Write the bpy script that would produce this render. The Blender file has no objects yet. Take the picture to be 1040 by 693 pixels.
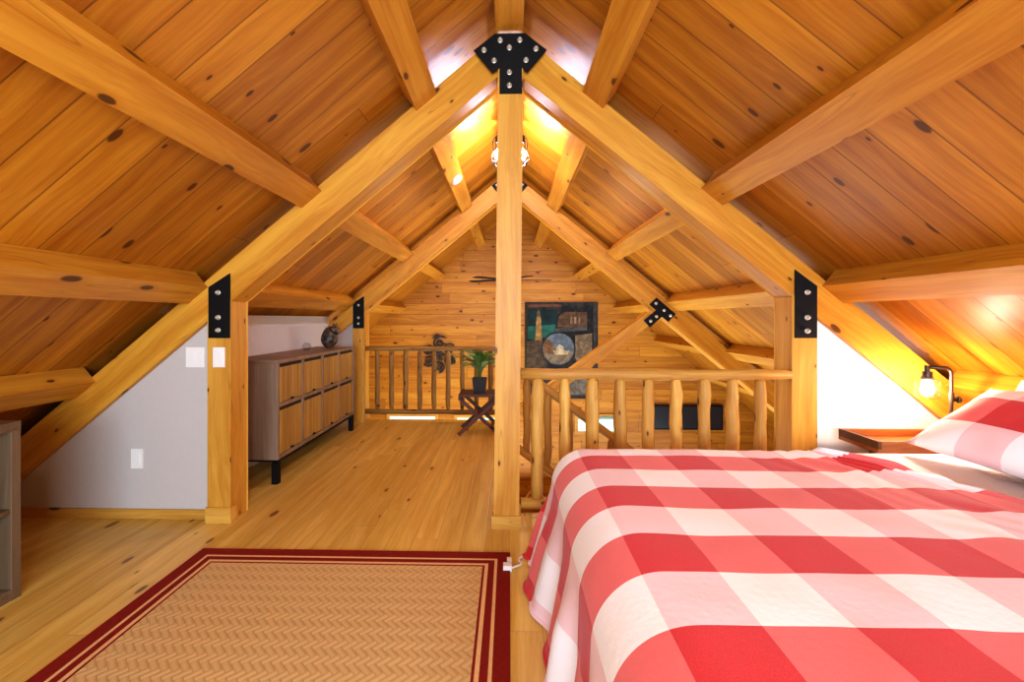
import bpy, bmesh, math, random
from mathutils import Vector, Matrix, Euler
random.seed(7)
PI = math.pi
C = bpy.context.scene.collection
S = bpy.context.scene

# ------------------------------------------------------------------ helpers
def wm(o):
    m = o.matrix_basis.copy()
    while o.parent:
        o = o.parent
        m = o.matrix_basis @ m
    return m

def link(name, data, mat=None, parent=None, M=None):
    o = bpy.data.objects.new(name, data)
    C.objects.link(o)
    if mat is not None and data is not None:
        data.materials.append(mat)
    if M is None:
        M = Matrix.Identity(4)
    if parent is not None:
        o.parent = parent
        o.matrix_basis = wm(parent).inverted() @ M
    else:
        o.matrix_basis = M
    return o

def obj(name, bm, mat, parent=None, M=None, smooth=False, bevel=0.0, seg=1):
    if bevel > 0:
        ed = [e for e in bm.edges if len(e.link_faces) == 2 and e.calc_face_angle(0) > 0.6]
        bmesh.ops.bevel(bm, geom=ed, offset=bevel, segments=seg, affect='EDGES', profile=0.5)
    bmesh.ops.recalc_face_normals(bm, faces=bm.faces)
    me = bpy.data.meshes.new(name)
    bm.to_mesh(me); bm.free()
    if smooth:
        for p in me.polygons: p.use_smooth = True
    return link(name, me, mat, parent, M)

def tag(o, label=None, cat=None, group=None, kind=None):
    if label: o['label'] = label
    if cat: o['category'] = cat
    if group: o['group'] = group
    if kind: o['kind'] = kind
    return o

def thing(name, label, cat, loc=(0, 0, 0), rz=0.0, group=None):
    o = bpy.data.objects.new(name, None)
    C.objects.link(o)
    o.empty_display_size = 0.05
    o.matrix_basis = Matrix.Translation(loc) @ Matrix.Rotation(rz, 4, 'Z')
    return tag(o, label, cat, group)

def dup(root, M, label, group=None):
    r = root.copy(); C.objects.link(r); r.matrix_basis = M; r['label'] = label
    if group: r['group'] = group
    for ch in list(root.children):
        c = ch.copy(); C.objects.link(c); c.parent = r
        for g in list(ch.children):
            d = g.copy(); C.objects.link(d); d.parent = c
    return r

def struct(o):
    o['kind'] = 'structure'; return o

def bx(bm, x0, x1, y0, y1, z0, z1):
    v = [bm.verts.new(p) for p in ((x0,y0,z0),(x1,y0,z0),(x1,y1,z0),(x0,y1,z0),(x0,y0,z1),(x1,y0,z1),(x1,y1,z1),(x0,y1,z1))]
    for f in ((0,1,2,3),(4,5,6,7),(0,1,5,4),(1,2,6,5),(2,3,7,6),(3,0,4,7)):
        bm.faces.new([v[i] for i in f])
    return bm

def BX(*a):
    return bx(bmesh.new(), *a)

def prism(bm, pts, y0, y1):
    """polygon in the xz plane, extruded along y"""
    a = [bm.verts.new((p[0], y0, p[1])) for p in pts]
    b = [bm.verts.new((p[0], y1, p[1])) for p in pts]
    n = len(pts)
    bm.faces.new(a); bm.faces.new(b[::-1])
    for i in range(n):
        bm.faces.new((a[i], a[(i+1) % n], b[(i+1) % n], b[i]))
    return bm

def tube(bm, pts, rad, seg=10, caps=True):
    pts = [Vector(p) for p in pts]
    n = len(pts)
    rads = rad if isinstance(rad, (list, tuple)) else [rad]*n
    rings = []
    ref = None
    for i in range(n):
        t = (pts[min(i+1, n-1)] - pts[max(i-1, 0)]).normalized()
        if ref is None:
            ref = t.orthogonal().normalized()
        else:
            ref = (ref - t*ref.dot(t))
            ref = ref.normalized() if ref.length > 1e-6 else t.orthogonal().normalized()
        b = t.cross(ref)
        rings.append([bm.verts.new(pts[i] + (ref*math.cos(2*PI*k/seg) + b*math.sin(2*PI*k/seg))*rads[i]) for k in range(seg)])
    for i in range(n-1):
        for k in range(seg):
            bm.faces.new((rings[i][k], rings[i][(k+1) % seg], rings[i+1][(k+1) % seg], rings[i+1][k]))
    if caps:
        bm.faces.new(rings[0][::-1]); bm.faces.new(rings[-1])
    return bm

def lathe(bm, prof, seg=20, M=None, caps=True):
    """profile of (r,z) about z"""
    M = M or Matrix.Identity(4)
    rings = []
    for r, z in prof:
        rings.append([bm.verts.new(M @ Vector((r*math.cos(2*PI*k/seg), r*math.sin(2*PI*k/seg), z))) for k in range(seg)])
    for i in range(len(rings)-1):
        for k in range(seg):
            bm.faces.new((rings[i][k], rings[i][(k+1) % seg], rings[i+1][(k+1) % seg], rings[i+1][k]))
    if caps:
        bm.faces.new(rings[0][::-1]); bm.faces.new(rings[-1])
    return bm

def smooth_path(pts, n=6):
    """Catmull-Rom through the points"""
    P = [Vector(p) for p in pts]
    P = [P[0]*2-P[1]] + P + [P[-1]*2-P[-2]]
    out = []
    for i in range(1, len(P)-2):
        for k in range(n):
            t = k/n
            a, b, c, d = P[i-1], P[i], P[i+1], P[i+2]
            out.append(0.5*((2*b)+(c-a)*t+(2*a-5*b+4*c-d)*t*t+(3*b-a-3*c+d)*t*t*t))
    out.append(P[-2])
    return out

# ------------------------------------------------------------------ materials
def lin(r, g, b):
    f = lambda c: ((c/255)/12.92 if c/255 <= 0.04045 else ((c/255+0.055)/1.055)**2.4)
    return (f(r), f(g), f(b), 1)

class NT:
    def __init__(s, name):
        s.m = bpy.data.materials.new(name); s.m.use_nodes = True
        s.t = s.m.node_tree; s.t.nodes.clear()
        s.out = s.t.nodes.new('ShaderNodeOutputMaterial')
    def n(s, typ, **kw):
        nd = s.t.nodes.new(typ)
        for k, v in kw.items(): setattr(nd, k, v)
        return nd
    def set(s, sock, v):
        if hasattr(v, 'links') or isinstance(v, bpy.types.NodeSocket): s.t.links.new(v, sock)
        else: sock.default_value = v
    def math(s, op, a, b=0.0, c=None, clamp=False):
        nd = s.n('ShaderNodeMath', operation=op, use_clamp=clamp)
        s.set(nd.inputs[0], a); s.set(nd.inputs[1], b)
        if c is not None: s.set(nd.inputs[2], c)
        return nd.outputs[0]
    def xyz(s, x, y, z):
        nd = s.n('ShaderNodeCombineXYZ')
        for i, v in enumerate((x, y, z)): s.set(nd.inputs[i], v)
        return nd.outputs[0]
    def sep(s, v):
        nd = s.n('ShaderNodeSeparateXYZ'); s.set(nd.inputs[0], v)
        return nd.outputs
    def noise(s, vec, scale=1.0, detail=2.0, rough=0.5):
        nd = s.n('ShaderNodeTexNoise'); s.set(nd.inputs['Vector'], vec)
        nd.inputs['Scale'].default_value = scale; nd.inputs['Detail'].default_value = detail; nd.inputs['Roughness'].default_value = rough
        return nd.outputs['Fac']
    def white(s, vec):
        nd = s.n('ShaderNodeTexWhiteNoise'); s.set(nd.inputs['Vector'], vec)
        return nd.outputs['Value']
    def mix(s, fac, a, b, blend='MIX'):
        nd = s.n('ShaderNodeMix', data_type='RGBA', blend_type=blend)
        s.set(nd.inputs['Factor'], fac); s.set(nd.inputs['A'], a); s.set(nd.inputs['B'], b)
        return nd.outputs['Result']
    def step(s, v, lo, hi):
        nd = s.n('ShaderNodeMapRange', interpolation_type='SMOOTHSTEP')
        s.set(nd.inputs['Value'], v); nd.inputs['From Min'].default_value = lo; nd.inputs['From Max'].default_value = hi
        return nd.outputs['Result']
    def bsdf(s, color, rough=0.5, metal=0.0, bump=None, bstr=0.2, bdist=0.01, spec=0.5, emit=None, estr=0.0, coat=0.0, sheen=0.0):
        b = s.n('ShaderNodeBsdfPrincipled')
        s.set(b.inputs['Base Color'], color); s.set(b.inputs['Roughness'], rough)
        b.inputs['Metallic'].default_value = metal; b.inputs['Specular IOR Level'].default_value = spec
        b.inputs['Coat Weight'].default_value = coat; b.inputs['Coat Roughness'].default_value = 0.15
        b.inputs['Sheen Weight'].default_value = sheen
        if emit is not None:
            s.set(b.inputs['Emission Color'], emit); b.inputs['Emission Strength'].default_value = estr
        if bump is not None:
            bp = s.n('ShaderNodeBump'); bp.inputs['Strength'].default_value = bstr; bp.inputs['Distance'].default_value = bdist
            s.set(bp.inputs['Height'], bump); s.t.links.new(bp.outputs[0], b.inputs['Normal'])
        s.t.links.new(b.outputs[0], s.out.inputs[0])
        return s.m

def plain(name, col, rough=0.5, metal=0.0, var=0.06, spec=0.5, sc=30, sheen=0.0, coat=0.0):
    t = NT(name)
    tc = t.n('ShaderNodeTexCoord').outputs['Object']
    f = t.noise(tc, sc, 3)
    d = tuple(c*(1-var*2) for c in col[:3])+(1,)
    e = tuple(min(1, c*(1+var)) for c in col[:3])+(1,)
    return t.bsdf(t.mix(f, d, e), rough, metal, spec=spec, bump=f, bstr=0.03, sheen=sheen, coat=coat)

def emission(name, col, strength):
    t = NT(name)
    tc = t.n('ShaderNodeTexCoord').outputs['Object']
    f = t.noise(tc, 3, 1)
    e = t.n('ShaderNodeEmission')
    t.set(e.inputs[0], t.mix(f, col, tuple(c*1.05 for c in col[:3])+(1,)))
    e.inputs[1].default_value = strength
    t.t.links.new(e.outputs[0], t.out.inputs[0])
    return t.m

ALB = 0.80
def wood(name, light, dark, knot, rough=0.35, planks=None, along='X', across='Y', knots=1.0, kscale=(1.0, 2.2), spec=0.4, contrast=1.0, coat=0.0, crack=True, varr=0.5, sg_=1.0, sb_=0.58):
    """Pine. planks = (width, length, groove depth) splits the surface into boards."""
    ws = lambda q: (q[0]*ALB, q[1]*ALB*sg_, q[2]*ALB*sb_, 1)
    light, dark, knot = ws(light), tuple(c_*k_ for c_, k_ in zip(ws(dark), (0.86, 0.80, 0.7, 1))), tuple(c_*0.7 for c_ in ws(knot)[:3])+(1,)
    t = NT(name)
    ob = t.sep(t.n('ShaderNodeTexCoord').outputs['Object'])
    ix = {'X': 0, 'Y': 1, 'Z': 2}
    a = ob[ix[along]]; c = ob[ix[across]]; o = ob[[i for i in range(3) if i not in (ix[along], ix[across])][0]]
    rnd = t.n('ShaderNodeObjectInfo').outputs['Random']
    if planks:
        w, L, gdep = planks
        q = t.math('DIVIDE', c, w)
        idx = t.math('FLOOR', q)
        fr = t.math('SUBTRACT', q, idx)
        r1 = t.white(t.xyz(idx, 3.1, 0.0))
        sh = t.math('ADD', t.math('DIVIDE', a, L), t.math('MULTIPLY', r1, 7.3))
        pidx = t.math('FLOOR', sh)
        pf = t.math('SUBTRACT', sh, pidx)
        rp = t.white(t.xyz(idx, pidx, 1.7))
        seed = t.math('MULTIPLY', rp, 37.0)
    else:
        seed = t.math('MULTIPLY', rnd, 53.0)
        rp = rnd
    av = t.math('ADD', a, seed)
    # growth bands, stretched along the grain and gently wavy
    wv = t.math('MULTIPLY', t.noise(t.xyz(t.math('MULTIPLY', av, 0.9), t.math('MULTIPLY', c, 2.0), t.math('ADD', t.math('MULTIPLY', o, 2.0), seed)), 1.0, 2), 0.16)
    cc = t.math('ADD', c, wv); oo = t.math('ADD', o, wv)
    g1 = t.noise(t.xyz(t.math('MULTIPLY', av, 0.7), t.math('MULTIPLY', cc, 13.0), t.math('MULTIPLY', oo, 13.0)), 1.0, 4, 0.6)
    g2 = t.noise(t.xyz(t.math('MULTIPLY', av, 2.5), t.math('MULTIPLY', cc, 75.0), t.math('MULTIPLY', oo, 75.0)), 1.0, 2, 0.6)
    g = t.math('ADD', t.math('MULTIPLY', g1, 0.7), t.math('MULTIPLY', g2, 0.3))
    gs = t.step(g, 0.5-0.2/contrast, 0.5+0.2/contrast)
    col = t.mix(gs, dark, light)
    # board tone
    tone = t.math('ADD', 1.0-varr*0.5, t.math('MULTIPLY', rp, varr))
    col = t.mix(1.0, col, t.xyz(tone, t.math('POWER', tone, 1.25), t.math('POWER', tone, 1.5)), 'MULTIPLY')
    # knots
    kv = t.xyz(t.math('MULTIPLY', av, kscale[0]), t.math('MULTIPLY', t.math('ADD', t.math('ADD', c, o), seed), kscale[1]), 0.0)
    vo = t.n('ShaderNodeTexVoronoi', voronoi_dimensions='2D'); t.set(vo.inputs['Vector'], kv); vo.inputs['Scale'].default_value = 2.0
    dist = t.math('ADD', vo.outputs['Distance'], t.math('MULTIPLY', t.math('SUBTRACT', g1, 0.5), 0.05))
    csep = t.n('ShaderNodeSeparateColor'); t.t.links.new(vo.outputs['Color'], csep.inputs[0])
    rad = t.math('ADD', 0.03, t.math('MULTIPLY', t.math('POWER', csep.outputs[1], 2.0), 0.085))
    kd = t.math('DIVIDE', dist, rad)
    on = t.math('GREATER_THAN', csep.outputs[0], 1.0-0.7*knots)
    k1 = t.math('MULTIPLY', t.math('SUBTRACT', 1.0, t.step(kd, 0.75, 1.15)), on)
    halo = t.math('MULTIPLY', t.math('MULTIPLY', t.math('SUBTRACT', 1.0, t.step(kd, 0.8, 2.6)), on), 0.45)
    col = t.mix(halo, col, dark)
    col = t.mix(t.math('MULTIPLY', k1, 0.9), col, knot)
    h = t.math('MULTIPLY', g, 0.25)
    if not planks and crack:
        # a few long season checks
        cn = t.noise(t.xyz(t.math('MULTIPLY', av, 0.35), t.math('MULTIPLY', cc, 9.0), t.math('MULTIPLY', oo, 9.0)), 1.0, 1)
        ck = t.math('SUBTRACT', 1.0, t.step(t.math('ABSOLUTE', t.math('SUBTRACT', cn, 0.62)), 0.0, 0.006))
        col = t.mix(t.math('MULTIPLY', ck, 0.3), col, knot)
    if planks:
        e = t.math('MINIMUM', fr, t.math('SUBTRACT', 1.0, fr))
        gr = t.math('SUBTRACT', 1.0, t.step(e, 0.0015/w, 0.0045/w))
        pe = t.math('MINIMUM', pf, t.math('SUBTRACT', 1.0, pf))
        ge = t.math('SUBTRACT', 1.0, t.step(pe, 0.001/L, 0.004/L))
        gm = t.math('MAXIMUM', gr, ge)
        col = t.mix(t.math('MULTIPLY', gm, gdep), col, knot)
        h = t.math('SUBTRACT', h, t.math('MULTIPLY', gm, 1.0))
    return t.bsdf(col, t.math('ADD', rough, t.math('MULTIPLY', g2, 0.12)), bump=h, bstr=0.2, bdist=0.004, spec=spec, coat=coat)

ALB = 0.84
KN = lin(96, 48, 18)
M_ceil = wood('ceiling_pine', lin(208, 142, 60), lin(182, 110, 34), KN, 0.38, planks=(0.176, 5.2, 0.6), along='X', across='Y', knots=0.9, kscale=(1.2, 2.6), spec=0.32, sb_=0.48, varr=0.34)
M_floor = wood('floor_pine', lin(242, 204, 130), lin(226, 178, 94), lin(150, 94, 42), 0.3, planks=(0.135, 2.6, 0.25), along='X', across='Y', knots=0.6, kscale=(1.1, 3.0), spec=0.45, varr=0.16, sb_=0.72)
M_gable = wood('log_siding', lin(218, 154, 68), lin(194, 120, 40), KN, 0.4, planks=(0.19, 2.4, 0.7), along='X', across='Z', knots=1.0, kscale=(1.3, 2.6), varr=0.28)
M_beam = wood('timber_pine', lin(226, 164, 78), lin(206, 134, 50), KN, 0.36, knots=0.65, kscale=(1.1, 2.6), varr=0.14)
M_post = wood('post_pine', lin(228, 172, 94), lin(212, 146, 66), KN, 0.42, knots=0.7, kscale=(1.3, 3.0), varr=0.10)
M_log = wood('peeled_log', lin(228, 178, 114), lin(200, 142, 80), lin(110, 60, 26), 0.5, knots=0.8, kscale=(1.6, 3.0), varr=0.3)
M_trim = wood('pale_trim', lin(230, 178, 108), lin(212, 152, 80), KN, 0.45, knots=0.3, varr=0.1)
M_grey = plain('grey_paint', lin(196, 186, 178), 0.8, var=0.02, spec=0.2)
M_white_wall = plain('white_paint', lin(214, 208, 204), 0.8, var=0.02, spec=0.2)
M_black = plain('black_steel', lin(13, 12, 13), 0.6, 0.0, spec=0.25)
M_bolt = plain('zinc_bolt', lin(205, 198, 180), 0.35, 0.6)
M_plastic = plain('white_plastic', lin(236, 230, 222), 0.4, var=0.01)
M_dres = wood('grey_brown_laminate', lin(164, 136, 116), lin(142, 116, 96), lin(104, 82, 66), 0.5, sb_=0.95, knots=0.0, varr=0.06, crack=False, contrast=0.8)
M_door = wood('slatted_oak', lin(206, 166, 112), lin(172, 128, 78), lin(120, 84, 48), 0.5, planks=(0.028, 4.0, 0.45), along='Z', across='Y', knots=0.0, varr=0.22)
M_darkgap = plain('dark_gap', lin(38, 28, 22), 0.7)
M_shelf = wood('weathered_laminate', lin(128, 104, 80), lin(106, 84, 62), lin(80, 62, 46), 0.55, sb_=0.95, knots=0.0, varr=0.06, crack=False)
M_shelf_in = plain('shelf_interior', lin(96, 92, 92), 0.7)
M_stool = wood('mahogany_wood', lin(112, 58, 36), lin(78, 36, 22), lin(40, 18, 12), 0.4, knots=0.0, varr=0.1)
M_pot = plain('black_pot', lin(34, 34, 38), 0.5)
M_leaf = plain('palm_leaf', lin(104, 140, 62), 0.5, var=0.25, sc=12)
M_stem = plain('palm_stem', lin(104, 120, 58), 0.5)
M_soil = plain('potting_soil', lin(50, 36, 26), 0.9)
M_sheet = plain('white_cotton', lin(238, 234, 236), 0.85, var=0.02, sheen=0.2)
M_head = wood('grey_headboard_wood', lin(150, 140, 134), lin(120, 110, 104), lin(80, 70, 64), 0.6, sb_=0.95, knots=0.2, varr=0.1)
M_table = wood('walnut_tray', lin(178, 108, 70), lin(142, 80, 50), lin(80, 42, 28), 0.4, knots=0.0, varr=0.1)
M_tabdark = wood('walnut_tray_edge', lin(112, 70, 52), lin(84, 50, 38), lin(50, 28, 20), 0.45, knots=0.0, varr=0.1)
M_pipe = plain('dark_bronze_pipe', lin(72, 60, 50), 0.4, 0.7)
M_fig = None
M_screen = plain('black_screen', lin(34, 38, 46), 0.3)

def mottled(name, a, b, sc=25, rough=0.4):
    t = NT(name)
    tc = t.n('ShaderNodeTexCoord').outputs['Object']
    f = t.step(t.noise(tc, sc, 4, 0.7), 0.42, 0.6)
    return t.bsdf(t.mix(f, a, b), rough, bump=f, bstr=0.3)
M_fig = mottled('mottled_ceramic', lin(34, 26, 22), lin(104, 82, 62), 22, 0.35)
M_iron = mottled('aged_iron', lin(40, 30, 24), lin(74, 56, 42), 18, 0.5)

def glass(name, tint=(1, 1, 1, 1), gl=0.08):
    t = NT(name)
    tr = t.n('ShaderNodeBsdfTransparent'); tr.inputs[0].default_value = tint
    g = t.n('ShaderNodeBsdfGlossy'); g.inputs['Roughness'].default_value = 0.05
    fr = t.n('ShaderNodeLayerWeight'); fr.inputs[0].default_value = 0.25
    f = t.math('ADD', gl*0.4, t.math('MULTIPLY', fr.outputs['Facing'], gl*3), clamp=True)
    mx = t.n('ShaderNodeMixShader'); t.set(mx.inputs[0], f)
    t.t.links.new(tr.outputs[0], mx.inputs[1]); t.t.links.new(g.outputs[0], mx.inputs[2])
    t.t.links.new(mx.outputs[0], t.out.inputs[0])
    return t.m
M_glass = glass('clear_glass', gl=0.16)

def gingham(name, cell=0.1959, ox=0.0, oy=0.0):
    t = NT(name)
    uv = t.sep(t.n('ShaderNodeTexCoord').outputs['UV'])
    def par(c, off):
        q = t.math('DIVIDE', t.math('SUBTRACT', c, off), cell*2)
        return t.math('LESS_THAN', t.math('FRACT', t.math('ADD', q, 40.0)), 0.5)
    cx = par(uv[0], ox); ry = par(uv[1], oy)
    red = lin(208, 12, 20); coral = lin(232, 104, 102); pink = lin(243, 208, 213); wht = lin(248, 246, 248)
    a = t.mix(cx, coral, red); b = t.mix(cx, wht, pink)
    col = t.mix(ry, b, a)
    # woven heather of the thread
    th = t.noise(t.xyz(t.math('MULTIPLY', uv[0], 260), t.math('MULTIPLY', uv[1], 260), 0.0), 1.0, 1)
    col = t.mix(t.math('MULTIPLY', th, 0.07), col, wht)
    return t.bsdf(col, 0.85, bump=t.noise(t.xyz(uv[0], uv[1], 0.0), 45, 3), bstr=0.12, spec=0.2, sheen=0.15)
M_ging = gingham('red_white_gingham', ox=0.3398, oy=1.3457-0.1959)
M_ging_p = gingham('red_white_gingham_pillow', cell=0.19, ox=0.12+0.19, oy=0.17)

# ------------------------------------------------------------------ dimensions
H = 1.25
SL = 0.8274
TH = math.atan(SL); CO = math.cos(TH)
A = 3.0144                 # rafter-top apex
AC = A + 0.09/CO           # ceiling apex
RD = 0.237                 # vertical depth of a rafter
B = [2.6734, 5.2956]       # front planes of the two bents
RT = 0.18                  # rafter thickness
YG = 7.92                  # far gable
YB = -2.6                  # gable behind the camera
ZL = -2.6                  # lower floor

# ------------------------------------------------------------------ shell
def slope_frame(sg):
    """local x runs down the slope, y along the ridge, z up out of the roof; origin at ceiling apex"""
    x = Vector((sg*CO, 0, -math.sin(TH)))
    y = Vector((0, 1, 0)) if sg < 0 else Vector((0, 1, 0))
    z = x.cross(y) if sg > 0 else y.cross(x)
    z = Vector((sg*math.sin(TH), 0, CO))
    M = Matrix((( x.x, y.x, z.x, 0), (x.y, y.y, z.y, 0), (x.z, y.z, z.z, AC), (0, 0, 0, 1)))
    return M
for sg in (-1, 1):
    struct(obj('ceiling', BX(-0.02, 4.5/CO, YB-0.05, YG+0.1, 0.0, 0.06), M_ceil, None, slope_frame(sg)))

# loft floor: grain along world Y -> local X
RZ = Matrix.Rotation(PI/2, 4, 'Z')
def world_bm(pts_boxes, M):
    bm = bmesh.new()
    inv = M.inverted()
    for b in pts_boxes: bx(bm, *b)
    bmesh.ops.transform(bm, matrix=inv, verts=bm.verts)
    return bm
Mfl = RZ
fl = world_bm([(-3.78, 3.78, YB, B[0]+RT, -0.24, 0.0), (-3.78, 0.06, B[0]+RT, B[1]+RT, -0.24, 0.0)], Mfl)
struct(obj('floor', fl, M_floor, None, Mfl))
struct(obj('floor', world_bm([(-4.5, 4.5, B[0]-3, YG+0.1, ZL-0.1, ZL)], Mfl), M_floor, None, Mfl))
# gables
zc = lambda x: AC - SL*abs(x)
struct(obj('wall_far', prism(bmesh.new(), [(-4.45, ZL), (4.45, ZL), (4.45, zc(4.45)), (0, AC), (-4.45, zc(4.45))], YG, YG+0.1), M_gable))
struct(obj('wall_back', prism(bmesh.new(), [(-3.8, -.24), (3.8, -.24), (3.8, zc(3.8)), (0, AC), (-3.8, zc(3.8))], YB-0.1, YB), M_gable))
struct(obj('wall_left', BX(-4.5, -4.4, B[0]-3, YG, ZL, zc(4.4)), M_gable))
struct(obj('wall_right', BX(4.4, 4.5, B[0]-3, YG, ZL, zc(4.4)), M_gable))
struct(obj('wall_under_loft', BX(-4.4, 4.4, B[0]-3.1, B[0]-3, ZL, -0.24), M_gable))
# painted knee wall behind the dresser
struct(obj('wall_knee', BX(-2.24, -2.18, B[0]+RT, B[1], 0, zc(2.24)), M_white_wall))
# painted infill beside the posts
def infill(sg, xp, y0, m):
    zr = lambda x: A-RD-SL*x
    pts = [(sg*xp, 0), (sg*xp, zr(xp)), (sg*(A-RD)/SL, 0)]
    return prism(bmesh.new(), pts, y0, y0+0.06)
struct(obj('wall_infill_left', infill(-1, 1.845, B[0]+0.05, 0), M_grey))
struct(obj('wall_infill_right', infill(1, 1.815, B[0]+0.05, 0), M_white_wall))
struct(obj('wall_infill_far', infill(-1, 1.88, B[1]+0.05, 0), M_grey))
struct(obj('baseboard_left', BX(-3.2, -1.845, B[0]+0.035, B[0]+0.05, 0, 0.058), M_trim, None, None, bevel=0.003))
struct(obj('baseboard_right', BX(1.815, 3.2, B[0]+0.035, B[0]+0.05, 0, 0.058), M_trim, None, None, bevel=0.003))

# ------------------------------------------------------------------ timber frame
def timber(name, label, pts, y0, y1, org, ang, mat, cat='beam', group=None, bev=0.006):
    """prism in world xz, texture frame: local x along `ang` in the xz plane"""
    M = Matrix.Translation((org[0], 0, org[1])) @ Matrix.Rotation(-ang, 4, 'Y')
    bm = prism(bmesh.new(), pts, y0, y1)
    bmesh.ops.transform(bm, matrix=M.inverted(), verts=bm.verts)
    o = obj(name, bm, mat, None, M, bevel=bev)
    return tag(o, label, cat, group)

def rafter(sg, y, label, xin=0.075, xout=None):
    xout = xout or (A)/SL
    top = lambda x: A - SL*x
    zf = 0.0
    if xout > A/SL - 1e-6:
        pts = [(xin, top(xin)), (A/SL, 0), ((A-RD)/SL, 0), (xin, top(xin)-RD)]
    else:
        pts = [(xin, top(xin)), (xout, top(xout)), (xout, top(xout)-RD), (xin, top(xin)-RD)]
    pts = [(sg*p[0], p[1]) for p in pts]
    return timber('rafter', label, pts, y, y+RT, (0, A), -sg*TH if sg > 0 else PI+TH, M_beam, 'rafter', 'frame rafters')
rafter(-1, B[0], 'heavy near left pine rafter from the peak bracket down past the light switches')
rafter(1, B[0], 'heavy near right pine rafter from the peak bracket down behind the bedside lamp')
rafter(-1, B[1], 'far left pine rafter sloping down to the post beside the dresser')
rafter(1, B[1], 'far right pine rafter with the black T-shaped plate, above the stairwell', xout=4.3)

def post(name, label, x0, x1, y0, y1, z0, z1, mat=None, lean=0.0, ztop_fn=None):
    # local x up
    L = z1-z0
    M = Matrix.Translation(((x0+x1)/2, (y0+y1)/2, z0)) @ Matrix.Rotation(lean, 4, 'Y') @ Matrix.Rotation(-PI/2, 4, 'Y')
    w = (x1-x0)/2; d = (y1-y0)/2
    bm = BX(0, L, -d, d, -w, w)
    return tag(obj(name, bm, mat or M_post, None, M, bevel=0.006), label, 'post', 'frame posts')
zru = lambda x: A-RD-SL*x          # rafter underside
def side_post(sg, xi, xo, y, label):
    pts = [(sg*xi, 0), (sg*xi, zru(xi)+0.002), (sg*xo, zru(xo)+0.002), (sg*xo, 0)]
    return timber('post', label, pts, y-0.004, y+0.174, (sg*(xi+xo)/2, 0), PI/2, M_post, 'post', 'frame posts')
side_post(-1, 1.710, 1.845, B[0], 'square pine post on the left with a white switch on its front face')
side_post(1, 1.680, 1.815, B[0], 'square pine post on the right where the near log railing ends')
side_post(-1, 1.748, 1.880, B[1], 'far square pine post between the dresser and the far log railing')
post('king_post', 'tall pine king post in the centre, under the nine-bolt peak plate', -0.093, 0.057, B[0]-0.035, B[0]+0.115, 0.0, A-0.12, lean=0.0095)
post('king_post', 'far pine king post hidden behind the centre post, foot of the diagonal brace', -0.07, 0.07, B[1], B[1]+0.17, 0.0, A-0.12)

# base trim around posts
def base_trim(label, x0, x1, y0, y1, h, e=0.012):
    bm = bmesh.new()
    bx(bm, x0-e, x1+e, y0-e, y0, 0, h); bx(bm, x0-e, x0, y0, y1, 0, h); bx(bm, x1, x1+e, y0, y1, 0, h)
    o = obj('trim_1', bm, M_trim)
    return struct(o)
base_trim('', -1.845, -1.710, B[0]-0.004, B[0]+0.05, 0.095)
base_trim('', -0.094, 0.058, B[0]-0.036, B[0]+0.116, 0.078).name = 'trim_2'

# brace of the far bent
ba = math.atan2(1.33-0.10, 1.80-0.075)
def seg_poly(p, q, w):
    d = Vector((q[0]-p[0], q[1]-p[1])).normalized(); n = Vector((-d.y, d.x))*w/2
    return [(p[0]+n.x, p[1]+n.y), (q[0]+n.x, q[1]+n.y), (q[0]-n.x, q[1]-n.y), (p[0]-n.x, p[1]-n.y)]
timber('diagonal_brace', 'diagonal pine brace rising behind the near log railing to the T-shaped plate', seg_poly((0.13, 0.125), (1.70, 1.285), 0.125), B[1]+0.005, B[1]+0.155, (0.13, 0.125), ba, M_beam, 'brace')

# purlins
PX = [0.4995, 1.2053, 1.911, 2.617, 3.32]
PW, PDp = 0.158, 0.13
tier = ['uppermost', 'second', 'third', 'fourth', 'lowest']
spans = [(YB, B[0], 'nearer than the near rafters'), (B[0]+RT, B[1], 'between the near and far rafters'), (B[1]+RT, YG, 'between the far rafters and the gable wall')]
for sg, side in ((-1, 'left'), (1, 'right')):
    F = slope_frame(sg)
    for i, x in enumerate(PX):
        s = (x)/CO - 0.0
        # centre of purlin bottom lies 0.04 (vertical) under the rafter tops
        zb = A - SL*x - 0.0397
        P = F.inverted() @ Vector((sg*x, 0, zb))
        for y0, y1, ph in spans:
            if side == 'left' and i >= 2 and y0 > B[1]-1 and i > 3: continue
            L = y1-y0
            M = F @ Matrix.Translation((P.x, y0, P.z)) @ Matrix.Rotation(PI/2, 4, 'Z')
            bm = BX(0, L, -PW/2, PW/2, 0, 0.1195)
            o = obj('purlin', bm, M_beam, None, M, bevel=0.006)
            tag(o, f'{tier[i]} {side} slope purlin below the ridge, {ph}', 'purlin', 'roof purlins')
for y0, y1, ph in spans:
    M = Matrix.Translation((0, y0, 0)) @ Matrix.Rotation(PI/2, 4, 'Z')
    bm = BX(0, y1-y0, -0.08, 0.08, 2.948, AC-0.05)
    tag(obj('ridge_beam', bm, M_beam, None, M, bevel=0.006), f'square pine ridge beam at the peak, {ph}', 'beam', 'ridge beams')

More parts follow.
